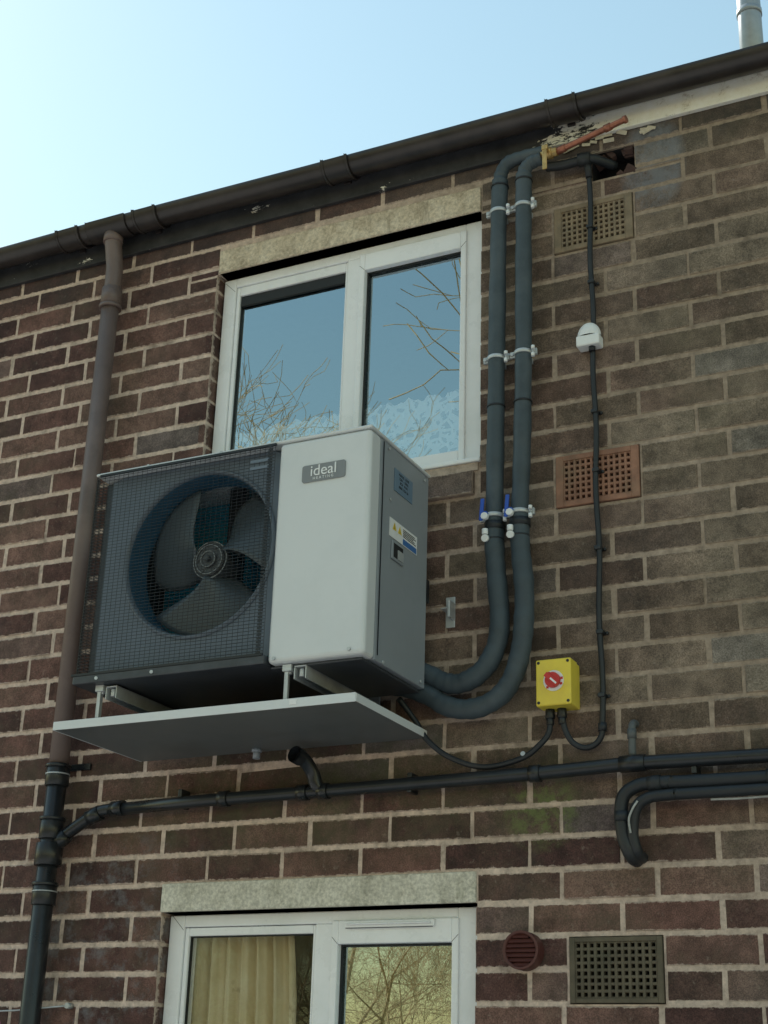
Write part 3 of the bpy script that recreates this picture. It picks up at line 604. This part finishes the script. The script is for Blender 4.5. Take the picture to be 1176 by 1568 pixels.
mb.box(-1.588,-1.570,-.122,-.117,3.205,3.31); mb.box(-1.590,-1.566,-.124,-.114,3.29,3.31); mb.obj('brass_gate_valve',M_brass,cpp,.003)
mb=MB(); mb.tube(smooth([(-1.60,-.045,3.268),(-1.54,-.04,3.262),(-1.47,-.04,3.262),(-1.42,-.03,3.262),(-1.36,.04,3.258)],5),.018,12); mb.cyl((-1.475,-.045,3.262),(-1.43,-.04,3.262),.026,12); mb.cyl((-1.445,-.035,3.262),(-1.442,-.025,3.19),.013,12); mb.obj('black_foam_stub',M_foam2,cpp)
# ------------------------------------------------------------------ electrics
cn=empty('electrical_cable'); mb=MB()
pth=[(-1.441,-.03,3.235)]
for i in range(22):
    z=3.19-i*.093; pth.append((-1.443+.0035*math.sin(i*1.3),-.022,z))
pth+=[(-1.444,-.022,1.15),(-1.448,-.022,1.11),(-1.470,-.025,1.082),(-1.505,-.03,1.074),(-1.54,-.04,1.094),(-1.560,-.048,1.135),(-1.567,-.05,1.18),(-1.568,-.05,1.20)]
mb.tube(smooth(pth,5),.0095,10); mb.cyl((-1.444,-.022,1.125),(-1.444,-.022,1.15),.014,12); mb.obj('armoured_cable',M_foam2,cn)
mb=MB()
for z in(2.98,2.75,2.24,2.02,1.74,1.45,1.24): mb.box(-1.455,-1.431,-.035,-.001,z-.007,z+.007); mb.cyl((-1.426,-.010,z),(-1.426,-.0,z),.006,8)
mb.obj('cleats',M_blackpvc,cn,.003)
sp_=empty('power_cable'); mb=MB(); mb.tube(smooth([(-1.608,-.05,1.20),(-1.612,-.05,1.13),(-1.645,-.048,1.09),(-1.712,-.04,1.052),(-1.84,-.035,1.034),(-1.955,-.04,1.070),(-2.035,-.05,1.13),(-2.08,-.06,1.20),(-2.13,-.09,1.275)],7),.0095,10)
mb.obj('supply_lead',M_foam2,sp_)
mb=MB(); mb.cyl((-1.703,-.022,1.058),(-1.703,-.05,1.066),.008,8); mb.obj('cable_fixing',M_galv,sp_)
iso=empty('rotary_isolator_switch'); mb=MB(); mb.box(-1.638,-1.519,-.10,-.035,1.201,1.354); mb.obj('switch_cover',M_yellow,iso,.006,3)
mb=MB(); mb.box(-1.634,-1.523,-.034,-.001,1.204,1.351); mb.obj('switch_base',M_yellow,iso,.004,2)
kc=(-1.576,-.10,1.280); mb=MB(); mb.cyl(kc,(kc[0],-.106,kc[2]),.034,28,1); mb.cyl((kc[0],-.106,kc[2]),(kc[0],-.118,kc[2]),.025,24,0)
mb.box(-.027,.027,-.010,0,-.008,.008,0,Matrix.Translation((kc[0],-.118,kc[2]))@Matrix.Rotation(.75,4,'Y')); mb.box(-.004,.024,-.0015,0,-.003,.003,1,Matrix.Translation((kc[0],-.128,kc[2]))@Matrix.Rotation(.75,4,'Y'))
for k in range(10):
    a=k*math.pi/5+.2
    if k%3==0: mb.box(kc[0]+.029*math.cos(a)-.004,kc[0]+.029*math.cos(a)+.004,-.1075,-.106,kc[2]+.029*math.sin(a)-.004,kc[2]+.029*math.sin(a)+.004,0)
mb.obj('rotary_knob',[M_red,M_white],iso,.0015,2)
mb=MB()
for xx in(-1.628,-1.529):
    for z in(1.212,1.343): mb.cyl((xx,-.0995,z),(xx,-.1015,z),.005,10)
mb.obj('cover_screws',M_wire,iso)
mb=MB()
for xx in(-1.608,-1.568): mb.cyl((xx,-.05,1.201),(xx,-.05,1.170),.0155,10); mb.cyl((xx,-.05,1.172),(xx,-.05,1.150),.0125,12)
mb.obj('cable_glands',M_wire,iso,.002)
se=empty('outdoor_sensor'); mb=MB(); mb.box(-1.497,-1.412,-.052,-.001,2.488,2.53); mb.obj('sensor_base',M_white,se,.006,3)
mb=MB(); nn=14
cx_,cy_,cz_=-1.455,-.028,2.530; rows=[]
for i in range(nn+1):
    ph=math.pi/2*i/nn; b=len(mb.v); rows.append(b)
    for k in range(28):
        a=2*math.pi*k/28; mb.v.append((cx_+.043*math.cos(ph)*math.cos(a),cy_+.027*math.cos(ph)*math.sin(a),cz_+.055*math.sin(ph)))
for b,b2 in zip(rows,rows[1:]):
    for k in range(28): mb.face([b+k,b+(k+1)%28,b2+(k+1)%28,b2+k],0,True)
mb.obj('sensor_dome',M_white,se)
mb=MB(); mb.cyl((-1.445,-.03,2.49),(-1.445,-.03,2.470),.012,12); mb.obj('sensor_gland',M_wire,se)
tv=empty('round_flue_vent'); mb=MB(); vx,vz,vr=-1.712,.460,.058
mb.tube([(vx,-.0,vz),(vx,-.055,vz)],vr,36,0,False)
b=len(mb.v)
for rr,yy in((vr,-.055),(vr-.006,-.058),(vr-.010,-.05),(vr-.010,-.01)):
    for k in range(36): a=2*math.pi*k/36; mb.v.append((vx+rr*math.cos(a),yy,vz+rr*math.sin(a)))
for q in range(3):
    for k in range(36): mb.face([b+q*36+k,b+q*36+(k+1)%36,b+(q+1)*36+(k+1)%36,b+(q+1)*36+k],0,True)
for i in range(7):
    z=-.042+i*.014; hw=math.sqrt(max(0,(vr-.009)**2-z*z)); mb.box(-hw,hw,-.002,.002,-.007,.007,0,Matrix.Translation((vx,-.048,vz+z))@Matrix.Rotation(-.75,4,'X'))
mb.obj('louvred_cowl',M_terra,tv); mb=MB(); mb.cyl((vx,-.008,vz),(vx,-.012,vz),vr-.008,30); mb.obj('cowl_void',M_dark,tv)
fl=empty('metal_flue_pipe'); mb=MB(); mb.cyl((-1.012,1.0,3.85),(-1.012,1.0,5.4),.052,24); mb.cyl((-1.012,1.0,4.60),(-1.012,1.0,4.57),.056,24); mb.cyl((-1.012,1.0,3.84),(-1.012,1.0,3.95),.08,24,0,.055); mb.cyl((-1.012,1.0,5.4),(-1.012,1.0,5.45),.075,24); mb.obj('flue_tube',simple('flue_steel',(.35,.40,.45),.4,metal=.3,var=.1),fl)
cl=empty('clothes_line'); mb=MB(); mb.tube(smooth([(-5.5,-.6,.40),(-4.2,-.25,.30),(-3.72,-.12,.275),(-3.42,-.02,.300)],6),.003,6); mb.cyl((-3.42,0,.30),(-3.42,-.03,.30),.010,8); mb.obj('line_and_hook',M_galv,cl)
mb=MB()
for (xx,yy,zz,an) in((-3.70,-.12,.262,.3),(-3.665,-.11,.258,-.5)):
    M=Matrix.Translation((xx,yy,zz))@Matrix.Rotation(an,4,'Y'); mi=0 if an>0 else 1
    mb.box(-.008,-.002,-.005,.005,-.035,.04,mi,M@Matrix.Rotation(.1,4,'Y')); mb.box(.002,.008,-.005,.005,-.035,.04,mi,M@Matrix.Rotation(-.1,4,'Y'))
mb.obj('clothes_pegs',[simple('cyan_peg',(.05,.45,.55),.4),simple('pink_peg',(.7,.2,.4),.4)],cl)
# ------------------------------------------------------------------ curtains
mb=MB(); n_=90; rows=[]
for i in range(n_+1):
    x=-3.03+(1.10)*i/n_; yy=.096+.005*math.sin(i*.9); top=2.470+.018*abs(math.sin(i*.4))+.006*math.sin(i*1.9)
    b=len(mb.v); mb.v+=[(x,yy,2.15),(x,yy,top)]; rows.append(b)
for b,b2 in zip(rows,rows[1:]): mb.face([b,b2,b2+1,b+1],0,True)
mb.obj('lace_curtain',M_lace)
mb=MB(); rows=[]; n_=70
for i in range(n_+1):
    x=-3.05+.42*i/n_; b=len(mb.v); rows.append(b)
    for k in range(9):
        z=.60-1.05*k/8; mb.v.append((x+.03*math.sin(k*.5)*(i/n_),.17+.025*math.sin(i*.62+.3*math.sin(k*.7))+.01*math.sin(i*1.7),z))
for b,b2 in zip(rows,rows[1:]):
    for k in range(8): mb.face([b+k+1,b2+k+1,b2+k,b+k],0,True)
mb.obj('yellow_curtain',M_curt)
# ------------------------------------------------------------------ surroundings (seen in the window reflections) and added bounce paving
mb=MB(); S=400; mb.quad((-S,-S,GZ),(S,-S,GZ),(S,S,GZ),(-S,S,GZ)); mb.obj('ground',ground_mat())
def bounce_pave():
    t=NT('concrete_bounce_paving'); br=t.n.new('ShaderNodeTexBrick'); br.inputs['Scale'].default_value=1; br.inputs['Brick Width'].default_value=.6; br.inputs['Row Height'].default_value=.6; br.inputs['Mortar Size'].default_value=.01; br.offset=0
    br.inputs['Color1'].default_value=(.47,.465,.46,1); br.inputs['Color2'].default_value=(.42,.415,.41,1); br.inputs['Mortar'].default_value=(.15,.14,.12,1); t.L(t.co,br.inputs['Vector'])
    t.col(t.mix(.6,br.outputs['Color'],t.mix(1,br.outputs['Color'],t.ramp(t.noise(3,6,.7),[(.3,.7),(.7,1.3)]),'MULTIPLY'))); t.rough(.85); return t.mat
mb=MB(); mb.box(-14,8,-10.5,-.01,GZ,GZ+.03); mb.obj('bounce_patio',bounce_pave())  # unseen pale paving, added to bounce sunlight onto the shaded wall
def tree_mesh(seed,h=13,kidl=(3,3,3,4,3,3)):
    rnd=random.Random(seed); mb=MB()
    def grow(p,d,L,r,lev):
        n=4 if lev<3 else 3; pts=[p.copy()]; rs=[r]; q=p.copy(); dd=d.copy()
        for i in range(n):
            dd=(dd+Vector((rnd.gauss(0,1),rnd.gauss(0,1),rnd.gauss(0,.8)+.25))*(.10+.035*lev)).normalized()
            q=q+dd*(L/n); pts.append(q.copy()); rs.append(max(.004,r*(1-.55*(i+1)/n)))
        mb.tube(pts,rs,6 if lev<2 else (4 if lev<4 else 3),0,False)
        if lev>=6: return
        kids=kidl[lev]
        for k in range(kids):
            t=.45+.55*(k+rnd.random())/kids if lev else .4+.6*(k+rnd.random())/kids; t=min(t,.99); i=min(int(t*n),n-1); f_=t*n-i
            bp=pts[i].lerp(pts[i+1],f_); ax=Vector((rnd.gauss(0,1),rnd.gauss(0,1),rnd.gauss(0,1))).normalized()
            nd=(Matrix.Rotation(math.radians(rnd.uniform(25,58)),3,dd.cross(ax).normalized())@dd).normalized()
            grow(bp,nd,L*rnd.uniform(.56,.80),rs[i]*rnd.uniform(.45,.65),lev+1)
        grow(pts[-1],dd,L*.7,rs[-1],lev+1)
    grow(Vector((0,0,0)),Vector((0,0,1)),h*.30,h*.0135,0)
    me=bpy.data.meshes.new('bare_tree_mesh%d'%seed); me.from_pydata(mb.v,[],mb.f); me.materials.append(M_bark)
    return me,max(v[2] for v in mb.v)
T=[tree_mesh(3),tree_mesh(11),tree_mesh(21,13,(3,3,3,3,3,2))]
def tree(m,x,y,hgt,rz):
    me,h=T[m]; s=hgt/h
    o=bpy.data.objects.new('bare_tree',me); o.location=(x,y,GZ); o.scale=(s,s,s); o.rotation_euler=(0,0,rz); sc.collection.objects.link(o)
tree(0,-13.6,-15,13.2,.4); tree(1,-2.0,-14,18.0,2.0)
for i in range(8): tree(2,-27+i*4.3+R(),-27-R()*8,9+2.5*R(),R()*6)
tree(2,-15.4,-22,7.5,3.0); tree(0,-12.2,-21,6.8,1.0)
fe=empty('palisade_fence'); mb=MB()
x=-16
while x<4: mb.box(x,x+.07,-11.02,-11,GZ,GZ+2.4); x+=.15
mb.box(-16,4,-10.99,-10.95,GZ+.4,GZ+.46); mb.box(-16,4,-10.99,-10.95,GZ+1.9,GZ+1.96); mb.obj('pales_and_rails',M_fence,fe)
# ------------------------------------------------------------------ light
SE,SA=math.radians(43),math.radians(-69)
w=bpy.data.worlds.new('World'); sc.world=w; w.use_nodes=True; nt=w.node_tree; bg=nt.nodes['Background']
sky=nt.nodes.new('ShaderNodeTexSky'); sky.sky_type='NISHITA'; sky.sun_disc=False; sky.sun_elevation=SE; sky.sun_rotation=SA; sky.air_density=2.2; sky.dust_density=.4; sky.ozone_density=1.4
tint=nt.nodes.new('ShaderNodeMix'); tint.data_type='RGBA'; tint.blend_type='MULTIPLY'; tint.inputs[0].default_value=1; tint.inputs[7].default_value=(1.04,1.10,1.01,1)
nt.links.new(sky.outputs[0],tint.inputs[6]); nt.links.new(tint.outputs[2],bg.inputs['Color']); bg.inputs['Strength'].default_value=.15
sl=bpy.data.lights.new('sun','SUN'); sl.energy=5.0; sl.angle=math.radians(.5); sl.color=(1,.92,.83)
so=bpy.data.objects.new('sun',sl); sc.collection.objects.link(so)
D=Vector((math.sin(SA)*math.cos(SE),math.cos(SA)*math.cos(SE),math.sin(SE))); so.rotation_euler=D.to_track_quat('Z','Y').to_euler(); so.location=D*30
# ------------------------------------------------------------------ camera
a,b,c=-0.46863,0.38114,0.03245
f=Vector((math.sin(a)*math.cos(b),math.cos(a)*math.cos(b),math.sin(b))); r=Vector((math.cos(a),-math.sin(a),0)); u=r.cross(f)
r2=r*math.cos(c)+u*math.sin(c); u2=-r*math.sin(c)+u*math.cos(c)
cam=bpy.data.cameras.new('camera'); co=bpy.data.objects.new('camera',cam); sc.collection.objects.link(co)
Mx=Matrix(((r2.x,u2.x,-f.x,0),(r2.y,u2.y,-f.y,-4.45),(r2.z,u2.z,-f.z,0),(0,0,0,1))); co.matrix_world=Mx
cam.sensor_fit='VERTICAL'; cam.sensor_height=24; cam.lens=2277/1568*24; cam.clip_end=2000; cam.clip_start=.05
sc.camera=co
sc.view_settings.view_transform='Standard'; sc.view_settings.look='None'; sc.view_settings.exposure=0
